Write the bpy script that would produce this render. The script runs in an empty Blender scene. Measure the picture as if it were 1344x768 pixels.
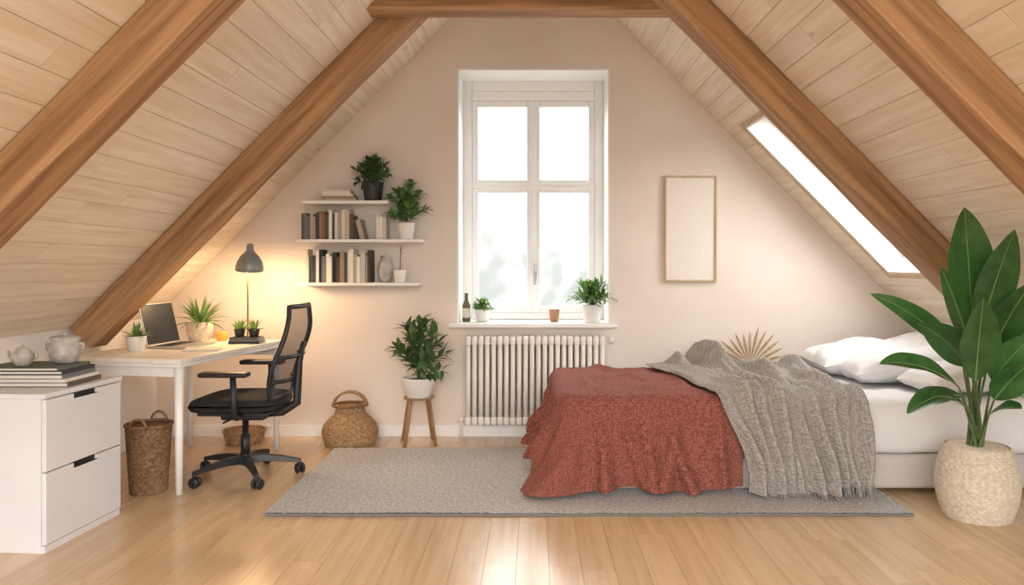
import bpy, math, random, bmesh
import numpy as np
from mathutils import Vector, Matrix, noise, Euler
random.seed(7); np.random.seed(7)
S=bpy.context.scene
COL=S.collection
pi=math.pi
CAMH=1.24
def loc(px,py,d):   # metres from a photo reading taken at depth d
    return Vector(((px-700)*d/1000,d,CAMH-(py-350)*d/1000))
def srgb(r,g,b):
    f=lambda c:(c/255/12.92 if c/255<=.04045 else ((c/255+.055)/1.055)**2.4)
    return (f(r),f(g),f(b),1)
# ------------------------------------------------ materials
def base(name,col=(.8,.8,.8,1),rough=.5,metal=0,**kw):
    m=bpy.data.materials.new(name); m.use_nodes=True
    nt=m.node_tree; p=nt.nodes['Principled BSDF']
    p.inputs['Base Color'].default_value=col; p.inputs['Roughness'].default_value=rough
    p.inputs['Metallic'].default_value=metal
    for k,v in kw.items(): p.inputs[k.replace('_',' ')].default_value=v
    return m,nt,p
def nd(nt,t,**kw):
    n=nt.nodes.new('ShaderNode'+t)
    for k,v in kw.items():
        if hasattr(n,k): setattr(n,k,v)
        else: n.inputs[k].default_value=v
    return n
def noisemat(name,c1,c2,scale=8,rough=.6,bump=.1,bscale=60,dist=.01,stretch=(1,1,1),metal=0,island=0,detail=4,rr=None,**kw):
    m,nt,p=base(name,c1,rough,metal,**kw)
    tc=nd(nt,'TexCoord'); mp=nd(nt,'Mapping'); mp.inputs['Scale'].default_value=stretch
    nt.links.new(tc.outputs['Object'],mp.inputs[0])
    n=nd(nt,'TexNoise'); n.inputs['Scale'].default_value=scale; n.inputs['Detail'].default_value=detail
    nt.links.new(mp.outputs[0],n.inputs['Vector'])
    r=nd(nt,'ValToRGB'); r.color_ramp.elements[0].color=c1; r.color_ramp.elements[1].color=c2
    r.color_ramp.elements[0].position=.35; r.color_ramp.elements[1].position=.65
    nt.links.new(n.outputs['Fac'],r.inputs[0]); out=r.outputs[0]
    if island:
        g=nd(nt,'NewGeometry'); mr=nd(nt,'MapRange'); mr.inputs['To Min'].default_value=1-island; mr.inputs['To Max'].default_value=1+island
        nt.links.new(g.outputs['Random Per Island'],mr.inputs[0])
        h=nd(nt,'HueSaturation'); nt.links.new(out,h.inputs['Color']); nt.links.new(mr.outputs[0],h.inputs['Value']); out=h.outputs[0]
    nt.links.new(out,p.inputs['Base Color'])
    if bump:
        n2=nd(nt,'TexNoise'); n2.inputs['Scale'].default_value=bscale; n2.inputs['Detail'].default_value=3
        nt.links.new(mp.outputs[0],n2.inputs['Vector'])
        b=nd(nt,'Bump'); b.inputs['Strength'].default_value=bump; b.inputs['Distance'].default_value=dist
        nt.links.new(n2.outputs['Fac'],b.inputs['Height']); nt.links.new(b.outputs[0],p.inputs['Normal'])
    return m
def woodmat(name,light,dark,axis=1,rough=.5,island=.12,knots=0.,grain=1.,bump=.15,gs=1.,coat=0,p0=.52,p1=.92):
    """wood with grain running along the given object axis, random shift per plank"""
    m,nt,p=base(name,light,rough)
    L=nt.links.new
    tc=nd(nt,'TexCoord'); g=nd(nt,'NewGeometry')
    off=nd(nt,'VectorMath',operation='SCALE'); off.inputs[0].default_value=(13.1,7.7,17.3)
    L(g.outputs['Random Per Island'],off.inputs['Scale'])
    add=nd(nt,'VectorMath',operation='ADD'); L(tc.outputs['Object'],add.inputs[0]); L(off.outputs[0],add.inputs[1])
    def mapped(a,b):
        mp=nd(nt,'Mapping'); s=[b*gs]*3; s[axis]=a*gs; mp.inputs['Scale'].default_value=s; L(add.outputs[0],mp.inputs[0]); return mp
    m1=mapped(1.2,22); n1=nd(nt,'TexNoise'); n1.inputs['Scale'].default_value=1; n1.inputs['Detail'].default_value=6; n1.inputs['Distortion'].default_value=.6; L(m1.outputs[0],n1.inputs['Vector'])
    m2=mapped(3,120); n2=nd(nt,'TexNoise'); n2.inputs['Scale'].default_value=1; n2.inputs['Detail'].default_value=3; L(m2.outputs[0],n2.inputs['Vector'])
    mx=nd(nt,'Math',operation='MULTIPLY_ADD'); mx.inputs[1].default_value=.35; L(n2.outputs['Fac'],mx.inputs[0]); L(n1.outputs['Fac'],mx.inputs[2])
    r=nd(nt,'ValToRGB'); r.color_ramp.elements[0].position=p0; r.color_ramp.elements[1].position=p1
    r.color_ramp.elements[0].color=light; r.color_ramp.elements[1].color=tuple(light[i]*(1-grain)+dark[i]*grain for i in range(3))+(1,)
    L(mx.outputs[0],r.inputs[0]); out=r.outputs[0]
    if knots:
        m3=mapped(2.2,5.5); v=nd(nt,'TexVoronoi'); v.inputs['Scale'].default_value=1; L(m3.outputs[0],v.inputs['Vector'])
        kr=nd(nt,'ValToRGB'); kr.color_ramp.elements[0].color=(1,1,1,1); kr.color_ramp.elements[1].color=(0,0,0,1)
        kr.color_ramp.elements[0].position=.04; kr.color_ramp.elements[1].position=.13
        L(v.outputs['Distance'],kr.inputs[0])
        sel=nd(nt,'Math',operation='GREATER_THAN'); sel.inputs[1].default_value=.6
        sp=nd(nt,'SeparateColor'); L(v.outputs['Color'],sp.inputs[0]); L(sp.outputs[0],sel.inputs[0])
        km=nd(nt,'Math',operation='MULTIPLY'); L(kr.outputs[0],km.inputs[0]); L(sel.outputs[0],km.inputs[1])
        km2=nd(nt,'Math',operation='MULTIPLY'); km2.inputs[1].default_value=knots; L(km.outputs[0],km2.inputs[0])
        mix=nd(nt,'MixRGB'); mix.inputs[2].default_value=tuple(c*.55 for c in dark[:3])+(1,); L(km2.outputs[0],mix.inputs[0]); L(out,mix.inputs[1]); out=mix.outputs[0]
    mr=nd(nt,'MapRange'); mr.inputs['To Min'].default_value=1-island; mr.inputs['To Max'].default_value=1+island
    L(g.outputs['Random Per Island'],mr.inputs[0])
    h=nd(nt,'HueSaturation'); L(out,h.inputs['Color']); L(mr.outputs[0],h.inputs['Value'])
    L(h.outputs[0],p.inputs['Base Color'])
    b=nd(nt,'Bump'); b.inputs['Strength'].default_value=bump; b.inputs['Distance'].default_value=.004
    L(mx.outputs[0],b.inputs['Height']); L(b.outputs[0],p.inputs['Normal'])
    if coat: p.inputs['Coat Weight'].default_value=coat; p.inputs['Coat Roughness'].default_value=.16
    return m
def knitmat(name,c1,c2,cell=.014,strength=.9,stretch=(1,1),rnd=.5):
    m,nt,p=base(name,c1,.95); L=nt.links.new
    tc=nd(nt,'TexCoord'); mp=nd(nt,'Mapping'); mp.inputs['Scale'].default_value=(1/cell*stretch[0],1/cell*stretch[1],1)
    L(tc.outputs['UV'],mp.inputs[0])
    v=nd(nt,'TexVoronoi'); v.inputs['Scale'].default_value=1; v.inputs['Randomness'].default_value=rnd; L(mp.outputs[0],v.inputs['Vector'])
    r=nd(nt,'ValToRGB'); r.color_ramp.elements[0].color=c1; r.color_ramp.elements[1].color=c2; r.color_ramp.elements[0].position=.2; r.color_ramp.elements[1].position=.75  # crevices between stitches darker: their shade is put into the colour
    L(v.outputs['Distance'],r.inputs[0])
    n=nd(nt,'TexNoise'); n.inputs['Scale'].default_value=60; L(tc.outputs['UV'],n.inputs['Vector'])
    mr=nd(nt,'MapRange'); mr.inputs['To Min'].default_value=.75; mr.inputs['To Max'].default_value=1.25; L(n.outputs['Fac'],mr.inputs[0])
    h=nd(nt,'HueSaturation'); L(r.outputs[0],h.inputs['Color']); L(mr.outputs[0],h.inputs['Value']); L(h.outputs[0],p.inputs['Base Color'])
    b=nd(nt,'Bump',invert=True); b.inputs['Strength'].default_value=strength; b.inputs['Distance'].default_value=.006
    L(v.outputs['Distance'],b.inputs['Height']); L(b.outputs[0],p.inputs['Normal'])
    return m
def leafmat(name,c1,c2,rough=.4):
    m=noisemat(name,c1,c2,scale=14,rough=rough,bump=0,island=.35)
    nt=m.node_tree; p=nt.nodes['Principled BSDF']; o=nt.nodes['Material Output']
    t=nd(nt,'BsdfTranslucent'); t.inputs[0].default_value=(c2[0]*1.6,c2[1]*1.6,c2[2]*.9,1)
    mx=nd(nt,'MixShader'); mx.inputs[0].default_value=.22
    nt.links.new(p.outputs[0],mx.inputs[1]); nt.links.new(t.outputs[0],mx.inputs[2]); nt.links.new(mx.outputs[0],o.inputs[0])
    return m
M={}
M['wall']=noisemat('plaster_wall',srgb(233,222,212),srgb(229,217,206),3,.85,.12,35,.004)
M['white_wall']=noisemat('white_plaster',srgb(238,237,236),srgb(234,233,231),3,.85,.1,35,.004)
M['white']=noisemat('white_paint',srgb(244,244,243),srgb(241,241,239),4,.4,0)
M['lacquer']=noisemat('white_lacquer',srgb(226,227,231),srgb(222,223,228),4,.35,0)
M['radiator']=noisemat('radiator_enamel',srgb(245,241,236),srgb(242,237,231),4,.4,0)
M['ceil']=woodmat('whitewashed_pine',srgb(241,230,214),srgb(216,194,166),1,.65,.035,.5,.7,.08)
M['beam']=woodmat('oak_beam',srgb(190,149,108),srgb(118,80,48),0,.7,.04,.7,1,.8,.9,p0=.48,p1=.95)
M['floor']=woodmat('oak_floor',srgb(220,190,152),srgb(192,158,118),1,.27,.06,.0,.7,.05,.8,.25)
M['dark']=base('gap_dark',srgb(112,92,72),.9)[0]
M['rug']=noisemat('rug_wool',srgb(232,230,229),srgb(190,188,187),55,.95,1.,110,.02,detail=8)
M['rugedge']=base('rug_binding',srgb(120,118,116),.95)[0]
M['sheet']=noisemat('bed_linen',srgb(232,231,231),srgb(226,225,226),4,.9,.25,10,.02)
M['pillow']=noisemat('pillow_cotton',srgb(232,231,232),srgb(226,225,226),4,.9,.3,9,.02)
M['bedbase']=noisemat('upholstery',srgb(206,200,194),srgb(196,190,184),150,.95,.4,300,.003)
M['red']=knitmat('terracotta_knit',srgb(166,100,86),srgb(112,62,52),.013,.9)
M['grey']=knitmat('grey_knit',srgb(184,178,172),srgb(138,133,128),.010,.9)
M['black']=noisemat('black_plastic',srgb(38,39,43),srgb(31,32,36),20,.45,0)
M['seat']=noisemat('black_fabric',srgb(42,43,47),srgb(34,35,39),200,.85,.4,300,.003)
mm_,mnt,mp_=base('mesh_fabric',srgb(58,60,66),.8); mt_=nd(mnt,'BsdfTransparent'); mxs=nd(mnt,'MixShader'); mxs.inputs[0].default_value=.28
mnt.links.new(mp_.outputs[0],mxs.inputs[1]); mnt.links.new(mt_.outputs[0],mxs.inputs[2]); mnt.links.new(mxs.outputs[0],mnt.nodes['Material Output'].inputs[0]); M['meshfab']=mm_
M['chrome']=base('steel',srgb(150,152,155),.3,1)[0]
M['desk']=woodmat('desk_top',srgb(244,238,228),srgb(226,212,192),1,.4,.02,0,.6,.03)
M['wicker']=noisemat('wicker',srgb(190,156,116),srgb(140,106,72),60,.75,.3,120,.004)
M['wickerdk']=noisemat('wicker_dark',srgb(150,118,86),srgb(106,78,54),60,.75,.3,120,.004)
M['wickerlt']=noisemat('wicker_pale',srgb(222,210,192),srgb(198,182,160),60,.8,.3,120,.004)
M['ceram']=noisemat('white_ceramic',srgb(236,234,230),srgb(230,227,222),6,.35,0)
M['stone']=noisemat('stoneware',srgb(200,195,188),srgb(166,160,152),25,.6,.2,60,.004)
M['darkpot']=noisemat('dark_pot',srgb(52,52,54),srgb(44,44,46),20,.5,0)
M['terra']=noisemat('terracotta',srgb(188,148,118),srgb(172,130,100),20,.8,0)
M['soil']=noisemat('soil',srgb(60,44,32),srgb(40,28,20),80,.95,.5,90,.01)
M['leaf']=leafmat('leaf_green',srgb(76,112,64),srgb(110,148,86))
M['leafdk']=leafmat('leaf_dark',srgb(58,88,56),srgb(84,116,74))
M['leafbig']=leafmat('leaf_glossy',srgb(44,84,46),srgb(66,110,60),.3)
M['rib']=base('leaf_rib',srgb(128,156,96),.5)[0]
M['stem']=noisemat('stem',srgb(96,120,72),srgb(78,100,58),20,.6,0)
M['stemb']=noisemat('woody_stem',srgb(110,84,58),srgb(84,62,42),20,.8,0)
M['standwood']=woodmat('stand_wood',srgb(172,134,98),srgb(130,94,64),2,.5,.05,0,1,.05)
M['framewood']=woodmat('frame_wood',srgb(206,182,150),srgb(176,150,116),2,.5,.05,0,1,.05)
M['canvas']=noisemat('canvas',srgb(234,226,216),srgb(231,222,212),40,.9,.2,200,.002)
M['paper']=base('paper_pages',srgb(232,226,212),.9)[0]
M['screen']=base('laptop_screen',srgb(38,46,56),.35,0,Specular_IOR_Level=.2)[0]
M['alu']=base('aluminium',srgb(196,198,202),.35,.8)[0]
M['lampshade']=base('lamp_metal',srgb(136,140,140),.35,.2)[0]
M['brass']=base('dark_brass',srgb(120,96,60),.35,.8)[0]
M['dry']=noisemat('dried_palm',srgb(196,164,128),srgb(166,132,98),30,.85,0)
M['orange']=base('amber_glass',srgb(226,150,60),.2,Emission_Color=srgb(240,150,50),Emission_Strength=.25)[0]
M['bottle']=base('bottle_glass',srgb(92,84,60),.15)[0]
M['label']=base('label_paper',srgb(222,214,198),.8)[0]
bm_,bnt,bp=base('bulb',(1,.8,.55,1),.5); bp.inputs['Emission Color'].default_value=(1,.72,.42,1); bp.inputs['Emission Strength'].default_value=25; M['bulb']=bm_
g,gnt,gp=base('window_glass'); 
tr=nd(gnt,'BsdfTransparent'); gl=nd(gnt,'BsdfGlossy'); gl.inputs['Roughness'].default_value=.02; mx=nd(gnt,'MixShader'); mx.inputs[0].default_value=.05
gnt.links.new(tr.outputs[0],mx.inputs[1]); gnt.links.new(gl.outputs[0],mx.inputs[2]); gnt.links.new(mx.outputs[0],gnt.nodes['Material Output'].inputs[0]); M['glass']=g
bookcols=[(222,214,200),(236,232,224),(196,184,166),(90,84,78),(52,54,58),(150,132,112),(206,198,186),(172,160,148),(110,116,118),(228,222,214),(70,62,54),(150,96,72),(94,104,92)]
BM=[base('book_cover_%d'%i,srgb(*c),.7)[0] for i,c in enumerate(bookcols)]
# ------------------------------------------------ mesh builder
class MB:
    def __init__(s,name): s.name=name; s.v=[]; s.f=[]; s.mi=[]; s.sm=[]; s.mats=[]
    def add(s,vs,fs,mat,smooth=False,T=None):
        if mat not in s.mats: s.mats.append(mat)
        k=s.mats.index(mat); o=len(s.v)
        for v in vs:
            v=Vector(v); s.v.append(tuple(T@v if T is not None else v))
        for f in fs: s.f.append(tuple(i+o for i in f)); s.mi.append(k); s.sm.append(smooth)
    def box(s,lo,hi,mat,bev=0,T=None,seg=2):
        lo=Vector(lo); hi=Vector(hi); c=(lo+hi)/2; d=hi-lo
        if bev<=0:
            vs=[(x,y,z) for x in(lo.x,hi.x) for y in(lo.y,hi.y) for z in(lo.z,hi.z)]
            fs=[(0,1,3,2),(4,6,7,5),(0,4,5,1),(2,3,7,6),(0,2,6,4),(1,5,7,3)]
            s.add(vs,fs,mat,False,T); return
        b=bmesh.new(); bmesh.ops.create_cube(b,size=1)
        for v in b.verts: v.co=Vector((v.co.x*d.x+c.x,v.co.y*d.y+c.y,v.co.z*d.z+c.z))
        bmesh.ops.bevel(b,geom=list(b.edges),offset=min(bev,min(d)*.49),segments=seg,profile=.5,affect='EDGES')
        b.verts.index_update()
        s.add([v.co[:] for v in b.verts],[[v.index for v in f.verts] for f in b.faces],mat,seg>2,T); b.free()
    def lathe(s,prof,c,mat,seg=32,T=None,smooth=True):
        c=Vector(c); vs=[];fs=[]
        for r,z in prof:
            for i in range(seg):
                a=2*pi*i/seg; vs.append((c.x+r*math.cos(a),c.y+r*math.sin(a),c.z+z))
        for j in range(len(prof)-1):
            for i in range(seg):
                k=(i+1)%seg; fs.append((j*seg+i,j*seg+k,(j+1)*seg+k,(j+1)*seg+i))
        if prof[0][0]>0: fs.append(tuple(reversed(range(seg))))
        if prof[-1][0]>0: fs.append(tuple((len(prof)-1)*seg+i for i in range(seg)))
        s.add(vs,fs,mat,smooth,T)
    def tube(s,pts,rad,mat,seg=8,T=None,closed=False):
        pts=[Vector(p) for p in pts]; n=len(pts)
        if not hasattr(rad,'__len__'): rad=[rad]*n
        vs=[];fs=[]; up=None
        for i,p in enumerate(pts):
            if closed: t=(pts[(i+1)%n]-pts[i-1])
            else: t=(pts[min(i+1,n-1)]-pts[max(i-1,0)])
            if t.length<1e-9: t=Vector((0,0,1))
            t.normalize()
            if up is None:
                up=t.orthogonal().normalized()
            up=(up-t*up.dot(t)); 
            if up.length<1e-6: up=t.orthogonal()
            up.normalize(); w=t.cross(up)
            for k in range(seg):
                a=2*pi*k/seg; vs.append(p+(up*math.cos(a)+w*math.sin(a))*rad[i])
        m=n if closed else n-1
        for j in range(m):
            j2=(j+1)%n
            for i in range(seg):
                k=(i+1)%seg; fs.append((j*seg+i,j*seg+k,j2*seg+k,j2*seg+i))
        if not closed: fs.append(tuple(reversed(range(seg)))); fs.append(tuple((n-1)*seg+i for i in range(seg)))
        s.add(vs,fs,mat,True,T)
    def ball(s,c,r,mat,seg=20,T=None):
        if not hasattr(r,'__len__'): r=(r,r,r)
        vs=[];fs=[];n=seg//2
        for j in range(n+1):
            th=pi*j/n
            for i in range(seg):
                a=2*pi*i/seg; vs.append((c[0]+r[0]*math.sin(th)*math.cos(a),c[1]+r[1]*math.sin(th)*math.sin(a),c[2]+r[2]*math.cos(th)))
        for j in range(n):
            for i in range(seg):
                k=(i+1)%seg; fs.append((j*seg+i,(j+1)*seg+i,(j+1)*seg+k,j*seg+k))
        s.add(vs,fs,mat,True,T)
    def weave(s,rf,z0,z1,c,mat,rows=20,nw=28,amp=.004):
        seg=nw*6; sub=4; n=rows*sub; vs=[];fs=[]
        for j in range(n+1):
            t=j/n; z=z0+(z1-z0)*t; row=int(j//sub); ph=pi*(row%2)
            bul=abs(math.sin(pi*(j%sub+.0)/sub))
            for i in range(seg):
                a=2*pi*i/seg
                r=rf(t)+amp*(bul*(.9+1.0*math.sin(a*nw+ph))-.6)
                vs.append((c[0]+r*math.cos(a),c[1]+r*math.sin(a),c[2]+z))
        for j in range(n):
            for i in range(seg):
                k=(i+1)%seg; fs.append((j*seg+i,j*seg+k,(j+1)*seg+k,(j+1)*seg+i))
        s.add(vs,fs,mat,True)
        pr=[(rf(i/8)-amp*3,z0+(z1-z0)*i/8) for i in range(9)]
        s.lathe([(max(.001,rf(0)-amp*3)*.99,z0+.004)]+pr[::1],c,mat,40)
        s.lathe([(.0001,z0+.002),(rf(0),z0)],c,mat,40)
    def leaf(s,p,d,L,W,mat,droop=.5,ns=6,fold=.25,rib=None,pw=.75,up=None,wav=0,rnd=1.):
        p=Vector(p); d=Vector(d).normalized(); q=p.copy(); rows=[]
        side0=d.cross(Vector((0,0,1)) if up is None else up)
        if side0.length<1e-3: side0=Vector((1,0,0))
        side0.normalize(); ribp=[]
        ph=random.random()*6
        for i in range(ns+1):
            t=i/ns; dd=(d+Vector((0,0,-droop*t))).normalized()
            side=(side0-dd*side0.dot(dd)).normalized(); nrm=side.cross(dd)
            w=W*.5*max(0.02,max(0,math.sin(pi*min(1,t**pw)))**rnd) if i<ns else W*.01
            wv=wav*math.sin(t*14+ph)*w
            rows.append((q+side*w+nrm*(w*fold+wv),q+side*w*.5+nrm*w*fold*.35,q.copy(),q-side*w*.5+nrm*w*fold*.35,q-side*w+nrm*(w*fold-wv)))
            ribp.append(q-nrm*.0005+nrm*.002)
            q=q+dd*(L/ns)
        vs=[v for r in rows for v in r]; fs=[]
        for i in range(ns):
            for k in range(4): fs.append((i*5+k,i*5+k+1,i*5+k+6,i*5+k+5))
        s.add(vs,fs,mat,True)
        if rib: s.tube(ribp,[.003*(1-i/(ns+1)) +.0008 for i in range(ns+1)],rib,5)
        return q
    def build(s,bevel=0,parent=None,matrix=None):
        me=bpy.data.meshes.new(s.name); me.from_pydata(s.v,[],s.f)
        for m in s.mats: me.materials.append(m)
        me.polygons.foreach_set('material_index',s.mi); me.polygons.foreach_set('use_smooth',s.sm); me.update()
        o=bpy.data.objects.new(s.name,me); COL.objects.link(o)
        if matrix is not None: o.matrix_world=matrix
        if bevel:
            b=o.modifiers.new('bevel','BEVEL'); b.width=bevel; b.segments=2; b.limit_method='ANGLE'; b.angle_limit=.8
        if parent: o.parent=parent
        return o
def empty(name,l=(0,0,0)):
    e=bpy.data.objects.new(name,None); COL.objects.link(e); e.location=l; e.empty_display_size=.1; return e
# ------------------------------------------------ room shell
A=3.66; KX=2.75; KZ=.87; D=5.56; Y0=-1.5; YB=5.98
SL=math.hypot(KX,A-KZ); tx=KX/SL; tz=-(A-KZ)/SL
sky_s=(2.06,3.46); sky_y=(4.42,5.20)
def planks_ceiling(name,sgn,hole):
    b=MB(name)
    if hole:
        edges=list(np.linspace(0,sky_s[0],16))+list(np.linspace(sky_s[0],sky_s[1],11))[1:]+list(np.linspace(sky_s[1],SL,5))[1:]
    else: edges=list(np.linspace(0,SL,30))
    nx=-tz*sgn*1.0; nz=tx  # outward normal
    def P(s,y,h): return (sgn*tx*s+nx*h,y,A+tz*s+nz*h)
    def slab(s0,s1,y0,y1,h0,h1,m):
        vs=[P(s,y,h) for s in(s0,s1) for y in(y0,y1) for h in(h0,h1)]
        fs=[(0,1,3,2),(4,6,7,5),(0,4,5,1),(2,3,7,6),(0,2,6,4),(1,5,7,3)]
        b.add(vs,fs,m)
    for i in range(len(edges)-1):
        s0,s1=edges[i]+.0011,edges[i+1]-.0011
        y=Y0-random.random()*1.5; segs=[]
        while y<D:
            l=random.uniform(1.4,2.8); segs.append((max(y,Y0),min(y+l,D))); y+=l
        for (a,c) in segs:
            if c-a<.01: continue
            c-=.0015
            if hole and edges[i]>=sky_s[0]-1e-4 and edges[i+1]<=sky_s[1]+1e-4:
                if a<sky_y[0]: slab(s0,s1,a,min(c,sky_y[0]),0,.018,M['ceil'])
                if c>sky_y[1]: slab(s0,s1,max(a,sky_y[1]),c,0,.018,M['ceil'])
            else: slab(s0,s1,a,c,0,.018,M['ceil'])
    if hole:
        for (s0,s1,y0,y1) in((-.02,sky_s[0],Y0,YB),(sky_s[1],SL+.1,Y0,YB),(sky_s[0],sky_s[1],Y0,sky_y[0]),(sky_s[0],sky_s[1],sky_y[1],YB)):
            slab(s0,s1,y0,y1,.019,.12,M['dark'])
    else: slab(-.02,SL+.1,Y0,YB,.019,.12,M['dark'])
    o=b.build()
    return P
planks_ceiling('ceiling_left',-1,False)
P=planks_ceiling('ceiling_right',1,True)
# skylight
b=MB('window_2')
def sslab(s0,s1,y0,y1,h0,h1,m):
    vs=[P(s,y,h) for s in(s0,s1) for y in(y0,y1) for h in(h0,h1)]
    b.add(vs,[(0,1,3,2),(4,6,7,5),(0,4,5,1),(2,3,7,6),(0,2,6,4),(1,5,7,3)],m)
s0,s1=sky_s;y0,y1=sky_y; t=.016
for q in((s0,s0+t,y0,y1),(s1-t,s1,y0,y1),(s0+t,s1-t,y0,y0+t),(s0+t,s1-t,y1-t,y1)): sslab(*q,-.004,.20,M['white'])
for q in((s0-.035,s0,y0-.035,y1+.035),(s1,s1+.035,y0-.035,y1+.035),(s0,s1,y0-.035,y0),(s0,s1,y1,y1+.035)): sslab(*q,-.012,-.001,M['framewood'])
f=.055
for q in((s0+t,s0+t+f,y0+t,y1-t),(s1-t-f,s1-t,y0+t,y1-t),(s0+t+f,s1-t-f,y0+t,y0+t+f),(s0+t+f,s1-t-f,y1-t-f,y1-t)): sslab(*q,.15,.19,M['white'])
sslab(s0+t+f,s1-t-f,y0+t+f,y1-t-f,.168,.172,M['glass'])
b.build()
# back wall
b=MB('wall_back')
def prism(poly):
    n=len(poly); vs=[(x,D,z) for x,z in poly]+[(x,YB,z) for x,z in poly]
    fs=[tuple(range(n)),tuple(reversed(range(n,2*n)))]+[(i,i+n,(i+1)%n+n,(i+1)%n) for i in range(n)]
    b.add(vs,fs,M['wall'])
WX=.556; WZ0=.80; WZ1=2.685; zl=KZ+(KX-WX)*(A-KZ)/KX
prism([(-KX,0),(-WX,0),(-WX,zl),(-KX,KZ)]); prism([(WX,0),(KX,0),(KX,KZ),(WX,zl)])
prism([(-WX,0),(WX,0),(WX,WZ0),(-WX,WZ0)]); prism([(-WX,WZ1),(WX,WZ1),(WX,zl),(0,A),(-WX,zl)])
b.build()
for nm,sg in(('wall_left',-1),('wall_right',1)):
    b=MB(nm); x0,x1=sorted((sg*KX,sg*(KX+.15))); b.box((x0,Y0,0),(x1,YB,KZ+.005),M['white_wall']); b.build()
# floor planks
b=MB('floor'); w=.135; x=-KX-.02
while x<KX+.02:
    y=Y0-random.random()*1.0
    while y<D:
        l=random.uniform(.7,1.15); a=max(y,Y0); c=min(y+l,D)
        if c-a>.01: b.box((x+.0006,a+.0006,-.02),(x+w-.0006,c-.0006,0),M['floor'])
        y+=l
    x+=w
b.box((-KX-.15,Y0,-.1),(KX+.15,YB,-.021),M['dark'])
b.build()
# baseboards
b=MB('baseboard_back'); b.box((-KX+.002,D-.016,0),(KX-.002,D-.001,.085),M['white'],.004); b.build()
b=MB('baseboard_left'); b.box((-KX+.001,Y0,0),(-KX+.016,D-.017,.085),M['white'],.004); b.build()
b=MB('baseboard_right'); b.box((KX-.016,Y0,0),(KX-.001,D-.017,.085),M['white'],.004); b.build()
# beams (local X along slope)
def beam(sg,y,wy=.18,th=.17):
    b=MB('rafter_beam'); n=60
    L0=-.02 if sg>0 else .0; L1=SL-.01
    vs=[];fs=[]
    for i in range(n+1):
        s=L0+(L1-L0)*i/n
        for (yy,hh) in((0,-.002),(0,-th),(wy,-th),(wy,-.002)):
            o=noise.noise(Vector((s*2.2,yy*9+y,hh*9)))*.008+noise.noise(Vector((s*9,yy*9+y,hh*9)))*.004
            vs.append((s,yy+(o if yy>0 else -o),hh+(o if hh<-.01 else 0)))
    for i in range(n):
        for k in range(4): fs.append((i*4+k,i*4+(k+1)%4,i*4+4+(k+1)%4,i*4+4+k))
    fs.append((3,2,1,0)); fs.append(tuple(n*4+k for k in range(4)))
    b.add(vs,fs,M['beam'])
    X=Vector((sg*tx,0,tz)); Z=Vector((-tz*sg,0,tx)); Yv=Vector((0,1,0))
    Mx=Matrix(((X.x,Yv.x,Z.x,0),(X.y,Yv.y,Z.y,y),(X.z,Yv.z,Z.z,A),(0,0,0,1)))
    o=b.build(matrix=Mx); m=o.modifiers.new('bevel','BEVEL'); m.width=.008; m.segments=2; m.limit_method='ANGLE'; m.angle_limit=1
beam(-1,4.50); beam(-1,2.80); beam(1,4.12); beam(1,2.74); beam(-1,1.2); beam(1,1.2); beam(-1,-.4); beam(1,-.4)
b=MB('collar_beam'); b.box((-.98,0,0),(.98,.17,.17),M['beam'],.01); b.build(matrix=Matrix.Translation((0,4.31,2.70)))
# ------------------------------------------------ window
b=MB('window_1')
fy0,fy1=5.90,5.96
def fr(x0,x1,z0,z1,y0=fy0,y1=fy1,bev=.006,m='white'): b.box((x0,y0,z0),(x1,y1,z1),M[m],bev)
fr(-WX,-.475,.83,WZ1); fr(.475,WX,.83,WZ1); fr(-.475,.475,2.60,WZ1); fr(-.475,.475,2.525,2.60,fy0+.006); fr(-.475,.475,.83,.88)
fr(-.475,.475,1.845,1.88,fy0-.012)         # transom
fr(-.014,.014,.88,2.525,fy0-.006)         # astragal
for sx in(-1,1):
    xs=sorted((sx*.004,sx*.475))
    for z0,z1 in((.88,1.86),(1.862,2.525)):
        a=.047
        fr(xs[0],xs[0]+a,z0,z1,fy0+.010); fr(xs[1]-a,xs[1],z0,z1,fy0+.010)
        fr(xs[0]+a,xs[1]-a,z0,z0+a*1.1,fy0+.010); fr(xs[0]+a,xs[1]-a,z1-a,z1,fy0+.010)
        b.box((xs[0]+a,5.932,z0+a),(xs[1]-a,5.936,z1-a),M['glass'])
b.box((.006,5.872,1.14),(.026,5.895,1.26),M['chrome'],.004); b.box((.004,5.85,1.19),(.02,5.875,1.205),M['chrome'],.003); b.box((.004,5.85,1.10),(.02,5.862,1.205),M['chrome'],.004)
b.build()
b=MB('trim_1')  # white lining of the window reveal
b.box((-WX,D-.002,.83),(-WX+.012,fy0-.001,WZ1),M['white']); b.box((WX-.012,D-.002,.83),(WX,fy0-.001,WZ1),M['white']); b.box((-WX+.012,D-.002,WZ1-.012),(WX-.012,fy0-.001,WZ1),M['white'])
b.build()
b=MB('window_sill'); b.box((-.61,5.47,.80),(.61,D,.83),M['white'],.006); b.box((-WX+.001,D,.8),(WX-.001,fy0+.03,.829),M['white']); b.build()
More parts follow.
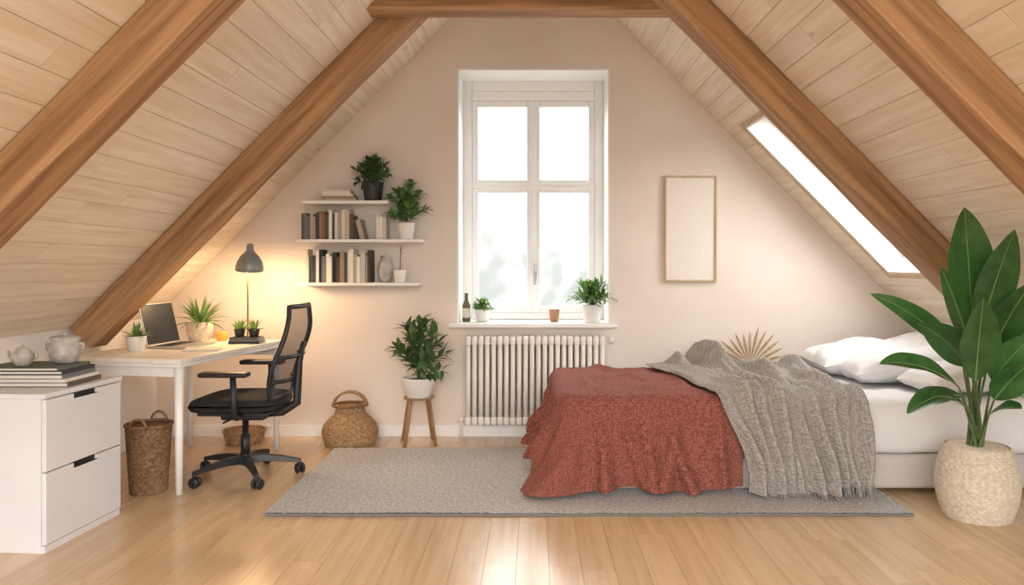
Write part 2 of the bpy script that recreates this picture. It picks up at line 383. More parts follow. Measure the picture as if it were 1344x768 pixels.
# ------------------------------------------------ radiator
b=MB('radiator'); n=22; x0=-.486; pt=(.513+.486)/n; zb,zt=.11,.745
for i in range(n):
    x=x0+pt*(i+.5)
    for yy in(5.415,5.46,5.505):
        b.tube([(x,yy,zb+.03),(x,yy,zt-.03)],.0165,M['radiator'],12)
    for zz in(zb+.035,zt-.035): b.box((x-.0210,5.395,zz-.035),(x+.0210,5.522,zz+.035),M['radiator'],.018,seg=3)
b.tube([(x0-.02,5.46,zb+.035),(.513+.02,5.46,zb+.035)],.016,M['radiator'],12)
b.tube([(x0,5.46,zt-.035),(.513,5.46,zt-.035)],.016,M['radiator'],12)
b.tube([(x0-.03,5.46,zb+.035),(x0-.03,5.46,0)],.009,M['radiator'],10); b.ball((x0-.03,5.46,zb+.035),.019,M['radiator'])
b.tube([(.543,5.46,zb+.035),(.543,5.46,0)],.009,M['radiator'],10); b.ball((.543,5.46,zb+.035),.019,M['radiator'])
b.tube([(.543,5.46,zt-.035),(.575,5.46,zt-.035)],[.02,.022],M['ceram'],12)
for x in(-.3,.3): b.box((x-.012,5.5,.6),(x+.012,D-.001,.64),M['radiator'])
b.build()
# ------------------------------------------------ picture frame
b=MB('picture_frame'); X0,X1,Z0,Z1=.953,1.335,1.13,1.902; w=.014
for q in((X0,X0+w,Z0,Z1),(X1-w,X1,Z0,Z1),(X0+w,X1-w,Z0,Z0+w),(X0+w,X1-w,Z1-w,Z1)): b.box((q[0],D-.03,q[2]),(q[1],D-.001,q[3]),M['framewood'],.002)
b.box((X0+w,D-.016,Z0+w),(X1-w,D-.002,Z1-w),M['canvas']); b.build()
# ------------------------------------------------ rug
b=MB('rug'); rx0,rx1,ry0,ry1=-1.335,1.89,3.78,5.14; nx,ny=320,140; vs=[];fs=[]
for j in range(ny+1):
    for i in range(nx+1):
        u=i/nx;v=j/ny; x=rx0+(rx1-rx0)*u; y=ry0+(ry1-ry0)*v
        z=.0175+noise.noise(Vector((x*1.7,y*1.7,0)))*.002+noise.noise(Vector((x*45,y*45,3)))*.004
        ed=noise.noise(Vector((x*4,y*4,9)))*.005
        if i in(0,nx): x+=ed
        if j in(0,ny): y+=ed
        vs.append((x,y,z))
for j in range(ny):
    for i in range(nx):
        a=j*(nx+1)+i; fs.append((a,a+1,a+nx+2,a+nx+1))
b.add(vs,fs,M['rug'],True)
b.box((rx0,ry0,0.0005),(rx1,ry1,.0135),M['rugedge'],.003); b.build()
# ------------------------------------------------ bed
bed=empty('bed',(1.4,4.77,0))
def kid(b,par,**k):
    o=b.build(**k); o.parent=par; o.matrix_parent_inverse=Matrix.Translation(-par.location); return o
BX0,BX1,BY0,BY1=.14,2.72,4.13,5.36
b=MB('base'); b.box((BX0+.02,BY0+.02,.025),(BX1,BY1,.215),M['bedbase'],.03,seg=4); kid(b,bed)
b=MB('mattress')
def rbox(b,lo,hi,r,mat,amp=.004,fq=4,n=(100,50,14)):
    lo=Vector(lo);hi=Vector(hi);c=(lo+hi)/2;h=(hi-lo)/2
    bb=bmesh.new(); 
    def face(ax,sg):
        a1,a2=[k for k in range(3) if k!=ax]; g=[]
        for j in range(n[a2]+1):
            row=[]
            for i in range(n[a1]+1):
                p=Vector((0,0,0)); p[ax]=sg*h[ax]; p[a1]=(2*i/n[a1]-1)*h[a1]; p[a2]=(2*j/n[a2]-1)*h[a2]
                q=Vector([max(-h[k]+r,min(h[k]-r,p[k])) for k in range(3)]); dv=p-q
                if dv.length>1e-7: p=q+dv.normalized()*r
                w=p+c; nrm=(p-q).normalized() if (p-q).length>1e-7 else Vector((0,0,1))
                w=w+nrm*amp*(noise.noise(w*fq)+.5*noise.noise(w*fq*2.7))
                row.append(bb.verts.new(w))
            g.append(row)
        for j in range(n[a2]):
            for i in range(n[a1]):
                q=[g[j][i],g[j][i+1],g[j+1][i+1],g[j+1][i]]
                if (sg>0)==(ax==1): q.reverse()
                bb.faces.new(q)
    for ax in range(3):
        for sg in(-1,1): face(ax,sg)
    bmesh.ops.remove_doubles(bb,verts=bb.verts,dist=1e-5); bb.verts.index_update()
    b.add([v.co[:] for v in bb.verts],[[v.index for v in f.verts] for f in bb.faces],mat,True); bb.free()
rbox(b,(BX0,BY0,.218),(BX1,BY1,.52),.055,M['sheet'],.010,3.6)
kid(b,bed)
def pillow(c,w,h,t,rot,seed):
    b=MB('pillow'); n=34; T=Matrix.Translation(Vector(c))@Euler(rot).to_matrix().to_4x4()
    for sg in (1,-1):
        vs=[];fs=[]
        for j in range(n+1):
            for i in range(n+1):
                u=2*i/n-1;v=2*j/n-1
                k=((1-abs(u)**3.0)*(1-abs(v)**3.0)); k=max(k,0)**.5
                x=u*w/2*(1-.07*(1-v*v)*abs(u)); y=v*h/2*(1-.07*(1-u*u)*abs(v))
                nn=noise.noise(Vector((u*2.2+seed,v*2.2,seed)))*.022+noise.noise(Vector((u*6+seed,v*5,sg)))*.010
                z=sg*(t/2*k+nn*k) + noise.noise(Vector((u*1.3,v*1.3,seed*3)))*.02
                vs.append((x,y,z))
        for j in range(n):
            for i in range(n):
                a=j*(n+1)+i; q=(a,a+1,a+n+2,a+n+1); fs.append(q if sg>0 else q[::-1])
        b.add(vs,fs,M['pillow'],True,T)
    return b.build()
pillow((2.17,5.10,.64),.66,.46,.20,(.05,-.10,.06),1)
pillow((2.50,5.06,.69),.44,.46,.16,(.05,-.35,-.1),5)
pillow((2.26,4.70,.63),.66,.44,.20,(-.04,-.12,-.08),2)
pillow((2.52,4.64,.68),.42,.44,.15,(0,-.4,.1),3)
pillow((2.43,4.34,.62),.56,.38,.17,(-.06,-.12,.12),4)
# --- draped blankets
def sst(x): x=max(0.,min(1.,x)); return x*x*(3-2*x)
def gridobj(name,rows,uvs,mat,th):
    ny=len(rows); nx=len(rows[0]); me=bpy.data.meshes.new(name)
    fs=[(j*nx+i,j*nx+i+1,(j+1)*nx+i+1,(j+1)*nx+i) for j in range(ny-1) for i in range(nx-1)]
    a=rows[ny//4][nx//2]; n_=(Vector(rows[ny//4][nx//2+1])-Vector(a)).cross(Vector(rows[ny//4+1][nx//2])-Vector(a))
    if n_.z<0: fs=[f[::-1] for f in fs]
    me.from_pydata([tuple(p) for r in rows for p in r],[],fs)
    uv=me.uv_layers.new(name='UVMap'); fl=[c for r in uvs for c in r]
    for l in me.loops: uv.data[l.index].uv=fl[l.vertex_index]
    me.polygons.foreach_set('use_smooth',[True]*len(fs)); me.materials.append(mat)
    o=bpy.data.objects.new(name,me); COL.objects.link(o)
    s=o.modifiers.new('sub','SUBSURF'); s.levels=1; s.render_levels=1
    m=o.modifiers.new('sol','SOLIDIFY'); m.thickness=th; m.offset=1
    return o
R_=.06
# red: fan of quads from the far inner corner, over the foot and front edges, then a hanging skirt
XL=BX0-.014; YF=BY0-.014; RC=.11; ZT=.535; pole=Vector((1.13,5.25)); path=[]
ya=5.25
la=ya-(YF+RC); lc=RC*pi/2; lb=1.13-(XL+RC); Ltot=la+lc+lb; NS=260
for i in range(NS+1):
    s=Ltot*i/NS
    if s<la: path.append((s,Vector((XL,ya-s)),Vector((-1,0))))
    elif s<la+lc:
        a=pi+(s-la)/RC; n_=Vector((math.cos(a),math.sin(a))); path.append((s,Vector((XL+RC,YF+RC))+n_*RC,n_))
    else: path.append((s,Vector((XL+RC+s-la-lc,YF)),Vector((0,-1))))
rng=random.Random(23); folds=[]; s=.08
while s<Ltot-.03:
    folds.append((s,rng.uniform(-.34,.36),rng.uniform(.045,.095),rng.uniform(.020,.036),rng.uniform(-.35,.15))); s+=rng.uniform(.075,.14)
sc=la+lc/2
def redfold(s,t):
    f=0
    for c0,sl,a,sg,st in folds:
        g=sst((t-st)/(1-st)) if t>st else 0
        g=g*.85+.14*sst(t/.3+.2)
        u_=s-c0-sl*t*.45
        w_=sg*(.75+.6*t)*(1.3 if u_>0 else .7); x=u_/w_
        f+=a*g*math.exp(-x*x)
    return f
rows=[];uvs=[]
La=R_*pi/2
def topz(x,y,ed):
    z=.016*noise.noise(Vector((x*4,y*4,0)))+.010*noise.noise(Vector((x*11,y*8,4)))
    for k,(c,a,w_) in enumerate(((.15,.014,.030),(.42,.018,.035),(.66,.014,.028),(.86,.016,.03))):
        q=(x*.86+(y-4.1)*.42*(1 if k%2 else -.5)-c-.02*math.sin(y*7+k)); z+=a*math.exp(-(q/w_)**2)
    return z*ed
def red_pt(s,E,n_,q):
    x=E.x; fade=1-.85*sst((x-.95)/.12) if n_.y<-.9 else 1.
    H=ZT-R_-.036-.012*(1+math.sin(s*9+1))-.02*sst((la-s)/.4)
    if q<=La:
        th=q/R_; hor=R_*math.sin(th)-R_; z=ZT-R_+R_*math.cos(th); nh=math.sin(th); nz=math.cos(th)
        f=redfold(s,.0)*fade*sst(q/La)
        f+=.006*noise.noise(Vector((E.x*6,E.y*6,z*6)))
        p=E+n_*(hor+f*nh); return Vector((p.x,p.y,z+f*nz))
    t=(q-La)/H
    z=ZT-R_-H*t
    fl=(.028+.065*math.exp(-((s-sc)/.22)**2))*t**1.3*fade
    f=redfold(s,t)*fade+fl
    f+=.014*noise.noise(Vector((s*7,z*6,1)))*fade+.006*noise.noise(Vector((s*17,z*14,5)))
    p=E+n_*max(f,.0)
    return Vector((p.x,p.y,max(z,.034)))
nt_=40
for k in range(nt_):
    t=k/nt_; r=[];u=[]
    for s,E,n_ in path:
        I=E-n_*R_; p=pole.lerp(I,.02+.98*t)
        ed=sst((1-t)/.15)*sst((1.13-p.x)/.12)
        z=ZT+topz(p.x,p.y,ed)
        r.append((p.x,p.y,z)); u.append((p.x,p.y))
    rows.append(r); uvs.append(u)
for k in range(0,50):
    qn=La*k/7 if k<=7 else None
    r=[];u=[]
    for s,E,n_ in path:
        H=ZT-R_-.036-.012*(1+math.sin(s*9+1))-.02*sst((la-s)/.4)
        q=qn if qn is not None else La+H*(k-7)/42
        p=red_pt(s,E,n_,q); r.append(tuple(p)); e=E+n_*(q-R_); u.append((e.x,e.y))
    rows.append(r);uvs.append(u)
gridobj('red_knit_blanket',rows,uvs,M['red'],.009)
# grey throw: strip laid across the bed and over its front edge, bunched in long folds
rng=random.Random(5); gf=[]; c0=.05
while c0<.97:
    gf.append((c0,rng.uniform(.0,.42),rng.uniform(.045,.085),rng.uniform(.019,.034),rng.uniform(0,6),rng.uniform(3,7))); c0+=rng.uniform(.075,.13)
YG=BY0-.055; rows=[];uvs=[]; NU=210
QB=-(5.27-(YG+R_))
def gp(u,q):
    if q<0: t=q/QB; xl=.985-.20*t**.8; xr=1.80+.08*t
    else: t=0; xl=.985+.17*sst(q/.5); xr=1.80-.01*q
    zt=.564-.020*sst((u-.2)/.3)
    x=xl+(xr-xl)*u+.012*math.sin(q*8+u*4)
    if q<=0: y=YG+R_-q; z=zt; n_=Vector((0,0,1))
    elif q<=La: th=q/R_; y=YG+R_-R_*math.sin(th); z=zt-R_+R_*math.cos(th); n_=Vector((0,-math.sin(th),math.cos(th)))
    else: y=YG; z=zt-R_-(q-La); n_=Vector((0,-1,0))
    f=0; dx=0
    for c,sl,a,sg,ph,fq in gf:
        uc=c-(sl*(-q)*.55 if q<0 else -.05*q*math.sin(ph))+.022*math.sin(q*fq+ph)
        aa=a*(.60+.40*math.sin(q*fq*.8+ph*2)); 
        if q<0: aa*=.85+.25*sst(-q)
        else: aa*=(.75+.35*sst(q/.4))
        w_=sg*(1.25 if u>uc else .7); e=math.exp(-((u-uc)/w_)**2); f+=aa*e; dx+=aa*e
    edge=sst(min(u,1-u)/.035)
    f=f*edge+.018*noise.noise(Vector((x*7,q*7,2)))*edge+.007*noise.noise(Vector((x*16,q*16,7)))
    f+=.010*(1+math.sin(q*11+u*14))*(1 if q<0 else 0)*.5*edge
    p=Vector((x+dx*.42,y,z))+n_*f
    if q>La: p.y-=.03*sst((q-La)/.5)
    p.z=max(p.z,.038); return p
qs=[QB*(1-k/70) for k in range(70)]+[La*k/8 for k in range(9)]
for k in range(70+9+42):
    r=[];uu=[]
    for i in range(NU+1):
        u=i/NU; H=.475-.095*u**1.6+.008*math.sin(u*23)
        q=qs[k] if k<79 else La+H*(k-78)/42
        if k<1: q=QB+.02*math.sin(u*17)
        r.append(gp(u,q)); uu.append((u*1.05,q))
    rows.append(r);uvs.append(uu)
go=gridobj('grey_throw_blanket',rows,uvs,M['grey'],.008)
fb=MB('fringe')
for i in range(30,NU+1):
    p=Vector(rows[-1][i]); d=(p-Vector(rows[-3][i])).normalized(); pts=[p]; dd=d.copy()
    for s in range(5):
        dd=(dd+Vector((random.uniform(-.3,.3),random.uniform(-.25,.1),-.35))).normalized(); p=p+dd*.013
        p.z=max(p.z,.026); pts.append(p.copy())
    fb.tube(pts,[.003,.0034,.003,.0028,.0024,.0016],M['grey'],5)
fo=fb.build(); fo.parent=go
# ------------------------------------------------ dried palm fan behind the bed
b=MB('dried_palm_fan'); cx,cy=1.555,5.475
b.lathe([(.0001,0),(.045,.0),(.055,.1),(.05,.25),(.025,.36),(.028,.4),(.022,.4),(.02,.36)],(cx,cy,0),M['stone'],24)
for i in range(15):
    a=math.radians(-84+168*i/14); c=Vector((cx,cy,.53)); d=Vector((math.sin(a),-.04,math.cos(a)))
    L=.265*(.85+.25*random.random())
    b.leaf(c,d,L,.019,M['dry'],.08,6,.6,pw=1.6,up=Vector((0,1,0)))
b.tube([(cx,cy,.3),(cx,cy,.54)],.008,M['dry'])
b.build()
# ------------------------------------------------ plants
def pot(b,c,r,h,mat,kind='taper'):
    if kind=='taper': pr=[(r*.72,0),(r*.76,.004),(r*.97,h*.9),(r,h),(r*.93,h),(r*.88,h*.86)]
    elif kind=='cyl': pr=[(r*.9,0),(r,.01),(r,h),(r*.93,h),(r*.92,h*.86)]
    elif kind=='round': pr=[(r*.6,0),(r*.9,h*.25),(r,h*.55),(r*.93,h*.9),(r*.9,h),(r*.84,h),(r*.84,h*.86)]
    b.lathe(pr,c,mat,32); b.lathe([(.0001,h*.87),(r*.9,h*.86)],c,M['soil'],24)
def bush(b,c,R,H,leafL,leafW,mat,stems=12,stem='stem',droop=.5,seed=1,ylim=None,low=.25):
    random.seed(seed); c=Vector(c)
    for i in range(stems):
        a=2*pi*(i*.618); fr_=((i+.7)/stems)
        el=1.45-1.25*fr_*random.uniform(.8,1.05)       # inner stems upright, outer ones splayed
        dirv=Vector((math.cos(a)*math.cos(el),math.sin(a)*math.cos(el),math.sin(el)))
        tip=c+Vector((dirv.x*R,dirv.y*R,max(low*H,dirv.z*H)*random.uniform(.75,1.0)-leafL*.3)); pts=[]
        for k in range(9):
            t=k/8; p=c.lerp(tip,t); p.z=c.z+(tip.z-c.z)*(1-(1-t)**1.7); pts.append(p)
        if ylim: 
            for p in pts: p.y=min(p.y,ylim-leafL*.6)
        b.tube(pts,[.003*(1-.6*k/8) for k in range(9)],M[stem],5)
        for k in range(2,9):
            for s in(-1,1):
                p=pts[k]; td=(pts[min(k+1,8)]-pts[k-1]).normalized()
                sd=td.cross(Vector((0,0,1)))
                if sd.length<.1: sd=Vector((math.cos(a+1.57),math.sin(a+1.57),0))
                sd.normalize(); sd=(Matrix.Rotation(random.uniform(-.9,.9)+k*1.2,3,td)@sd)
                d=(sd*s+td*.8+Vector((0,0,.15))).normalized()
                if ylim and d.y>0 and p.y+leafL*d.y>ylim-.01: d.y=-d.y
                b.leaf(p,d,leafL*random.uniform(.75,1.1),leafW*random.uniform(.8,1.15),mat,droop,5,.2)
def spiky(b,c,R,H,n,W,mat,seed=1,droop=1.5):
    random.seed(seed); c=Vector(c)
    for i in range(n):
        a=2*pi*random.random(); el=random.uniform(.15,1.)
        d=Vector((math.cos(a)*(1.15-el),math.sin(a)*(1.15-el),el)).normalized()
        L=(R*(1-el)+H*el)*random.uniform(.85,1.15)
        b.leaf(c+Vector((math.cos(a),math.sin(a),0))*.012,d,L,W,mat,droop*(1.1-el),8,.5,pw=.6)
def stdplant(name,c,r,h,pm,kind,fn,**k):
    b=MB(name); pot(b,c,r,h,M[pm],kind); fn(b,(c[0],c[1],c[2]+h*.87),**k); return b.build()
SZ=[1.706,1.433,1.127]
stdplant('potted_houseplant',(-1.142,5.43,SZ[0]+.0005),.076,.135,'darkpot','taper',bush,R=.15,H=.22,leafL=.075,leafW=.034,mat=M['leafdk'],stems=13,seed=3,ylim=D)
stdplant('potted_houseplant',(-.905,5.43,SZ[1]+.0005),.062,.12,'ceram','taper',bush,R=.155,H=.34,leafL=.07,leafW=.042,mat=M['leaf'],stems=15,seed=5,ylim=D)
b=MB('potted_sprig'); pot(b,(-.95,5.43,SZ[2]+.0005),.047,.09,M['ceram'])
b.tube([(-.95,5.43,SZ[2]+.07),(-.948,5.43,1.3),(-.94,5.425,1.385)],.003,M['stemb'],6)
for i in range(5): b.leaf((-.945,5.427,1.33+.012*i),(math.cos(i*2.4),math.sin(i*2.4)*.6,.3),.035,.016,M['leaf'],.5,5)
b.build()
stdplant('potted_herb',(-.38,5.70,.8305),.062,.09,'ceram','taper',bush,R=.085,H=.10,leafL=.04,leafW=.018,mat=M['leaf'],stems=16,seed=7)
stdplant('potted_herb',(.43,5.60,.8305),.074,.13,'ceram','taper',bush,R=.17,H=.23,leafL=.07,leafW=.022,mat=M['leaf'],stems=26,seed=9,low=.4,ylim=5.66)
stdplant('potted_succulent',(-2.345,4.50,.7405),.057,.09,'ceram','taper',spiky,R=.07,H=.10,n=34,W=.014,mat=M['leaf'],seed=4,droop=.6)
b=MB('potted_spider_plant'); c=(-2.25,5.14,.7405); b.weave(lambda t:.062+.022*math.sin(t*pi*.75),0,.125,c,M['wickerlt'],12,18,.0025); b.lathe([(.0001,.11),(.07,.11)],c,M['soil'])
spiky(b,(c[0],c[1],c[2]+.11),.20,.20,52,.022,M['leaf'],11,1.3); b.build()
# plant on stand
b=MB('plant_stand'); c=Vector((-.80,5.335,0))
for i in range(4):
    a=pi/4+i*pi/2+.25; d=Vector((math.cos(a),math.sin(a),0))
    b.tube([c+d*.15,c+d*.085+Vector((0,0,.33))],[.010,.014],M['standwood'],10)
b.lathe([(.105,.318),(.105,.332)],c,M['standwood'],32); b.build()
stdplant('potted_houseplant',(c.x,c.y-.02,.3325),.112,.135,'ceram','taper',bush,R=.235,H=.47,leafL=.11,leafW=.042,mat=M['leafdk'],stems=17,seed=12,ylim=D,low=.2)
# ------------------------------------------------ big plant
b=MB('potted_banana_plant'); c=Vector((2.20,3.78,0))
b.weave(lambda t:.125+.062*math.sin(pi*(.12+t*.78)),0,.355,c,M['wickerlt'],26,34,.0035)
b.lathe([(.0001,.31),(.14,.31)],c,M['soil'])
base_=c+Vector((0,0,.31)); random.seed(2)
big=[((1275,408,3.62),(1266,277,3.46),.165),((1286,440,3.6),(1329,306,3.36),.14),((1272,455,3.55),(1236,352,3.40),.08),
((1262,470,3.65),(1148,384,3.60),.085),((1268,480,3.6),(1208,424,3.45),.12),((1258,508,3.62),(1157,474,3.50),.12),((1262,520,3.6),(1192,546,3.45),.10),
((1300,465,3.62),(1352,372,3.40),.13),((1296,430,3.7),(1300,345,3.6),.15),((1302,500,3.6),(1362,436,3.40),.13),((1305,525,3.62),(1352,476,3.45),.12),
((1280,500,3.5),(1290,395,3.32),.14),((1272,540,3.6),(1222,520,3.42),.09),((1298,545,3.62),(1340,535,3.45),.09),((1285,470,3.72),(1262,372,3.72),.13)]
for (lb_,lt,W) in big:
    lb_=loc(*lb_); lt=loc(*lt); s=base_+Vector((random.uniform(-.04,.04),random.uniform(-.04,.04),0))
    mid=s.lerp(lb_,.5)+Vector((0,0,.04)); pts=[((1-t)**2)*s+2*t*(1-t)*mid+t*t*lb_ for t in[i/8 for i in range(9)]]
    b.tube(pts,[.009-.0006*i for i in range(9)],M['stem'],7)
    ch_=lt-lb_; L=ch_.length*1.04; horiz=1-abs(ch_.normalized().z); dr=.25+.6*horiz
    d=(ch_.normalized()+Vector((0,0,dr*.5)))
    up=Vector((-.25,-1,.25)).normalized() if horiz<.6 else Vector((-.1,-.55,1)).normalized()
    b.leaf(lb_,d,L,W*1.2,M['leafbig'],dr,16,.3,M['rib'],.9,up,.05,.75)
b.build()
# ------------------------------------------------ shelves and books
for (x0,x1),z in zip(((-1.629,-1.018),(-1.672,-.793),(-1.66,-.815)),SZ):
    b=MB('wall_shelf'); b.box((x0,5.36,z-.022),(x1,D-.001,z),M['white'],.003); b.build()
def book(b,x,y1,z,w,dp,h,mat,T=None):
    y0=y1-dp
    b.box((x,y0,z),(x+.0025,y1,z+h),mat,0,T); b.box((x+w-.0025,y0,z),(x+w,y1,z+h),mat,0,T); b.box((x+.0025,y0,z),(x+w-.0025,y0+.003,z+h),mat,0,T)
    b.box((x+.0025,y0+.003,z+.003),(x+w-.0025,y1-.003,z+h-.004),M['paper'],0,T)
def row(name,x0,x1,z,hmin,hmax,lean,seed,pal):
    random.seed(seed); b=MB(name); x=x0
    while x<x1-.03:
        w=random.uniform(.013,.032); h=random.uniform(hmin,hmax); dp=random.uniform(.12,.15)
        m=BM[random.choice(pal)]
        if x>x1-lean:
            a=.24; T=Matrix.Translation((0,0,.0005))@Matrix.Translation((x+w,0,z))@Matrix.Rotation(-a,4,'Y')@Matrix.Translation((-x-w,0,-z))
            book(b,x,5.535,z,w,dp,h*.95,m,T)
            x+=w+.004
        else:
            book(b,x,5.535,z+.0005,w,dp,h,m); x+=w+.001
    b.build()
row('books',-1.645,-1.17,SZ[1],.15,.215,.13,3,[0,1,2,4,5,6,7,8,9,3,10,11])
b=MB('books'); x=-1.115
for w,m,hh in((.024,9,.17),(.02,1,.165),(.026,6,.16)): book(b,x,5.535,SZ[1]+.0005,w,.13,hh,BM[m]); x+=w+.001
b.build()
row('books',-1.62,-1.14,SZ[2],.18,.24,.0,8,[0,4,10,6,2,1,8,5,9,3,12])
b=MB('books'); z=SZ[0]+.0005; random.seed(5)
for i,(w,m) in enumerate(((.24,2),(.23,5),(.22,0),(.20,9),(.2,6))):
    hh=.016; x=-1.512+random.uniform(0,.02); mt=BM[m]
    b.box((x,5.39,z),(x+w,5.53,z+.0025),mt); b.box((x,5.39,z+hh-.0025),(x+w,5.53,z+hh),mt); b.box((x,5.39,z+.0025),(x+w,5.393,z+hh-.0025),mt)
    b.box((x+.003,5.393,z+.0025),(x+w-.003,5.527,z+hh-.0025),M['paper']); z+=hh+.0004
b.build()
b=MB('ceramic_vase'); b.lathe([(.035,0),(.05,.04),(.055,.09),(.045,.14),(.028,.165),(.035,.19),(.03,.19),(.02,.16)],(-1.06,5.45,SZ[2]+.0005),M['stone'],32); b.build()
# sill things
b=MB('glass_bottle'); b.lathe([(.028,0),(.03,.01),(.03,.12),(.014,.16),(.012,.2),(.015,.202),(.015,.212),(.001,.212)],(-.50,5.68,.8305),M['bottle'],24); b.lathe([(.0308,.03),(.0308,.1)],(-.50,5.68,.8305),M['label'],24); b.build()
b=MB('terracotta_cup'); b.lathe([(.028,0),(.03,.003),(.041,.09),(.037,.09),(.028,.01)],(.155,5.66,.8305),M['terra'],28); b.build()
# ------------------------------------------------ desk
DT=Matrix.Translation((-2.154,4.714,0))@Matrix.Rotation(-math.radians(10.3),4,'Z')
def DL(x,y,z=.7405): return DT@Vector((x,y,z))
b=MB('desk'); hx,hy=.36,.559
b.box((-hx,-hy,.712),(hx,hy,.74),M['desk'],.004)
b.box((-hx+.001,-hy+.001,.695),(hx-.001,hy-.001,.7115),M['white'],.003)
for sx in(-1,1):
    for sy in(-1,1):
        x=sx*(hx-.035);y=sy*(hy-.04); b.tube([(x,y,.695),(x,y,0)],[.026,.018],M['white'],16)
for sy in(-1,1): b.box((-hx+.05,sy*(hy-.04)-.01,.64),(hx-.05,sy*(hy-.04)+.01,.695),M['white'])
b.build(matrix=DT)
# laptop (local: hinge at x=0, base toward +x)
LT=Matrix.Translation((-2.325,4.80,.7405))@Matrix.Rotation(-math.radians(8),4,'Z')
b=MB('laptop'); b.box((0,-.165,0.001),(.25,.165,.014),M['alu'],.004)
for i in range(5):
    for j in range(13): b.box((.03+i*.021,-.14+j*.0215,.0142),(.048+i*.021,-.1215+j*.0215,.016),M['black'])
b.box((.15,-.05,.0141),(.235,.05,.0148),M['alu'])
R=Matrix.Translation((.004,0,.012))@Matrix.Rotation(-math.radians(14),4,'Y')
b.box((-.007,-.165,0),(0,.165,.265),M['alu'],.003,R); b.box((0.0002,-.160,.010),(.0012,.160,.260),M['screen'],0,R); b.build(matrix=LT)
b=MB('notebook'); b.box((-.10,-.075,0),(.10,.075,.008),BM[9],.002); b.box((-.098,-.073,.0082),(.098,.073,.010),M['paper']); b.build(matrix=Matrix.Translation(DL(.2,-.12))@Matrix.Rotation(.2,4,'Z'))
# desk lamp
b=MB('desk_lamp'); c=Vector((-1.93,5.15,.7405))
b.lathe([(.062,0),(.062,.012),(.02,.02),(.008,.026)],c,M['lampshade'],32)
b.tube([c+Vector((0,0,.02)),c+Vector((0,0,.25)),c+Vector((-.002,0,.40)),c+Vector((-.008,-.0,.46)),c+Vector((.005,-.01,.50)),c+Vector((.015,-.02,.52))],.005,M['brass'],8)
HT=Matrix.Translation((-1.905,5.12,1.30))@Matrix.Rotation(.14,4,'X')@Matrix.Rotation(.08,4,'Y')
prof=[(.092,-.085),(.090,-.06),(.080,-.025),(.06,.01),(.035,.035),(.024,.05),(.022,.085),(.012,.095),(.001,.097)]
b.lathe([(.001,.045)]+[(r-.003,z-.004) for r,z in prof[:6]][::-1]+[(.089,-.085)]+prof,(0,0,0),M['lampshade'],40,HT)
b.ball((0,0,-.045),.030,M['bulb'],16,HT); b.tube([(0,0,.04),(0,0,-.012)],.014,M['brass'],10,HT)
b.build()
b=MB('amber_candle'); b.lathe([(.030,0),(.036,.01),(.036,.062),(.031,.062),(.031,.045),(.001,.045)],(-2.10,5.14,.7405),M['orange'],28); b.build()
b=MB('books'); z=.7405
for i,m in enumerate((4,8,3)):
    x0,x1,y0,y1=-1.975+.004*i,-1.775-.006*i,4.93,5.06
    b.box((x0,y0,z),(x1,y1,z+.002),BM[m]);b.box((x0,y0,z+.011),(x1,y1,z+.013),BM[m]);b.box((x0,y0,z+.002),(x1,y0+.003,z+.011),BM[m]);b.box((x0+.003,y0+.003,z+.002),(x1-.003,y1-.003,z+.011),M['paper']); z+=.0134
b.build()
for x,sd in((-1.925,31),(-1.83,32)):
    stdplant('potted_succulent',(x,4.995,z+.0005),.036,.05,'darkpot','taper',spiky,R=.06,H=.08,n=30,W=.016,mat=M['leaf'],seed=sd,droop=.5)
# ------------------------------------------------ dresser
TT=Matrix.Translation((-2.385,3.575,0))@Matrix.Rotation(-math.radians(4),4,'Z')
b=MB('dresser'); hx,hy,H=.30,.27,.69
b.box((-hx,-hy,0),(hx-.02,hy,H-.022),M['lacquer'],.002)
b.box((-hx-.002,-hy-.004,H-.0215),(hx+.002,hy+.004,H),M['lacquer'],.003)
for z0,z1 in((.035,.345),(.352,.662)):
    b.box((hx-.0195,-hy+.006,z0),(hx,hy-.006,z1-.022),M['lacquer'],.002)
    b.box((hx-.0195,-hy+.006,z1-.0225),(hx,-.085,z1),M['lacquer'],.001); b.box((hx-.0195,.085,z1-.0225),(hx,hy-.006,z1),M['lacquer'],.001)
    b.box((hx-.0197,-.085,z1-.022),(hx-.017,.085,z1),M['black'])  # black strips, here and below, paint the shade inside the handle cutout
    b.box((hx-.0192,-.085,z1-.0220),(hx+.0005,.085,z1-.020),M['black'])
b.box((hx-.0195,-hy+.006,.0),(hx-.006,hy-.006,.03),M['lacquer'])
b.build(matrix=TT)
b=MB('books'); z=.6905; random.seed(9)
for i,(m,hh) in enumerate(((3,.020),(9,.014),(8,.02),(4,.016),(12,.014))):
    o=random.uniform(-.014,.012); x0,x1,y0,y1=-2.53+o,-2.12+o*.5-.012*i,3.47+.003*i,3.74
    x1=min(x1,-2.12)
    b.box((x0,y0,z),(x1,y1,z+.003),BM[m]);b.box((x0,y0,z+hh-.003),(x1,y1,z+hh),BM[m]);b.box((x1-.003,y0,z+.003),(x1,y1,z+hh-.003),BM[m]);b.box((x0+.003,y0+.003,z+.003),(x1-.003,y1-.003,z+hh-.003),M['paper']); z+=hh+.0004
b.build(); zt=z
b=MB('ceramic_jar'); b.lathe([(.04,0),(.058,.015),(.070,.05),(.070,.085),(.060,.105),(.062,.112),(.066,.118),(.060,.126),(.03,.134),(.010,.136),(.014,.144),(.012,.150),(.001,.152)],(-2.25,3.66,zt),M['stone'],40)
for s in(1,-1): b.tube([(-2.25+s*.066,3.66,zt+.09),(-2.25+s*.088,3.66,zt+.095),(-2.25+s*.091,3.66,zt+.07),(-2.25+s*.069,3.66,zt+.05)],.006,M['stone'],8)
b.build()
b=MB('ceramic_teapot'); cx_,cy_=-2.385,3.56
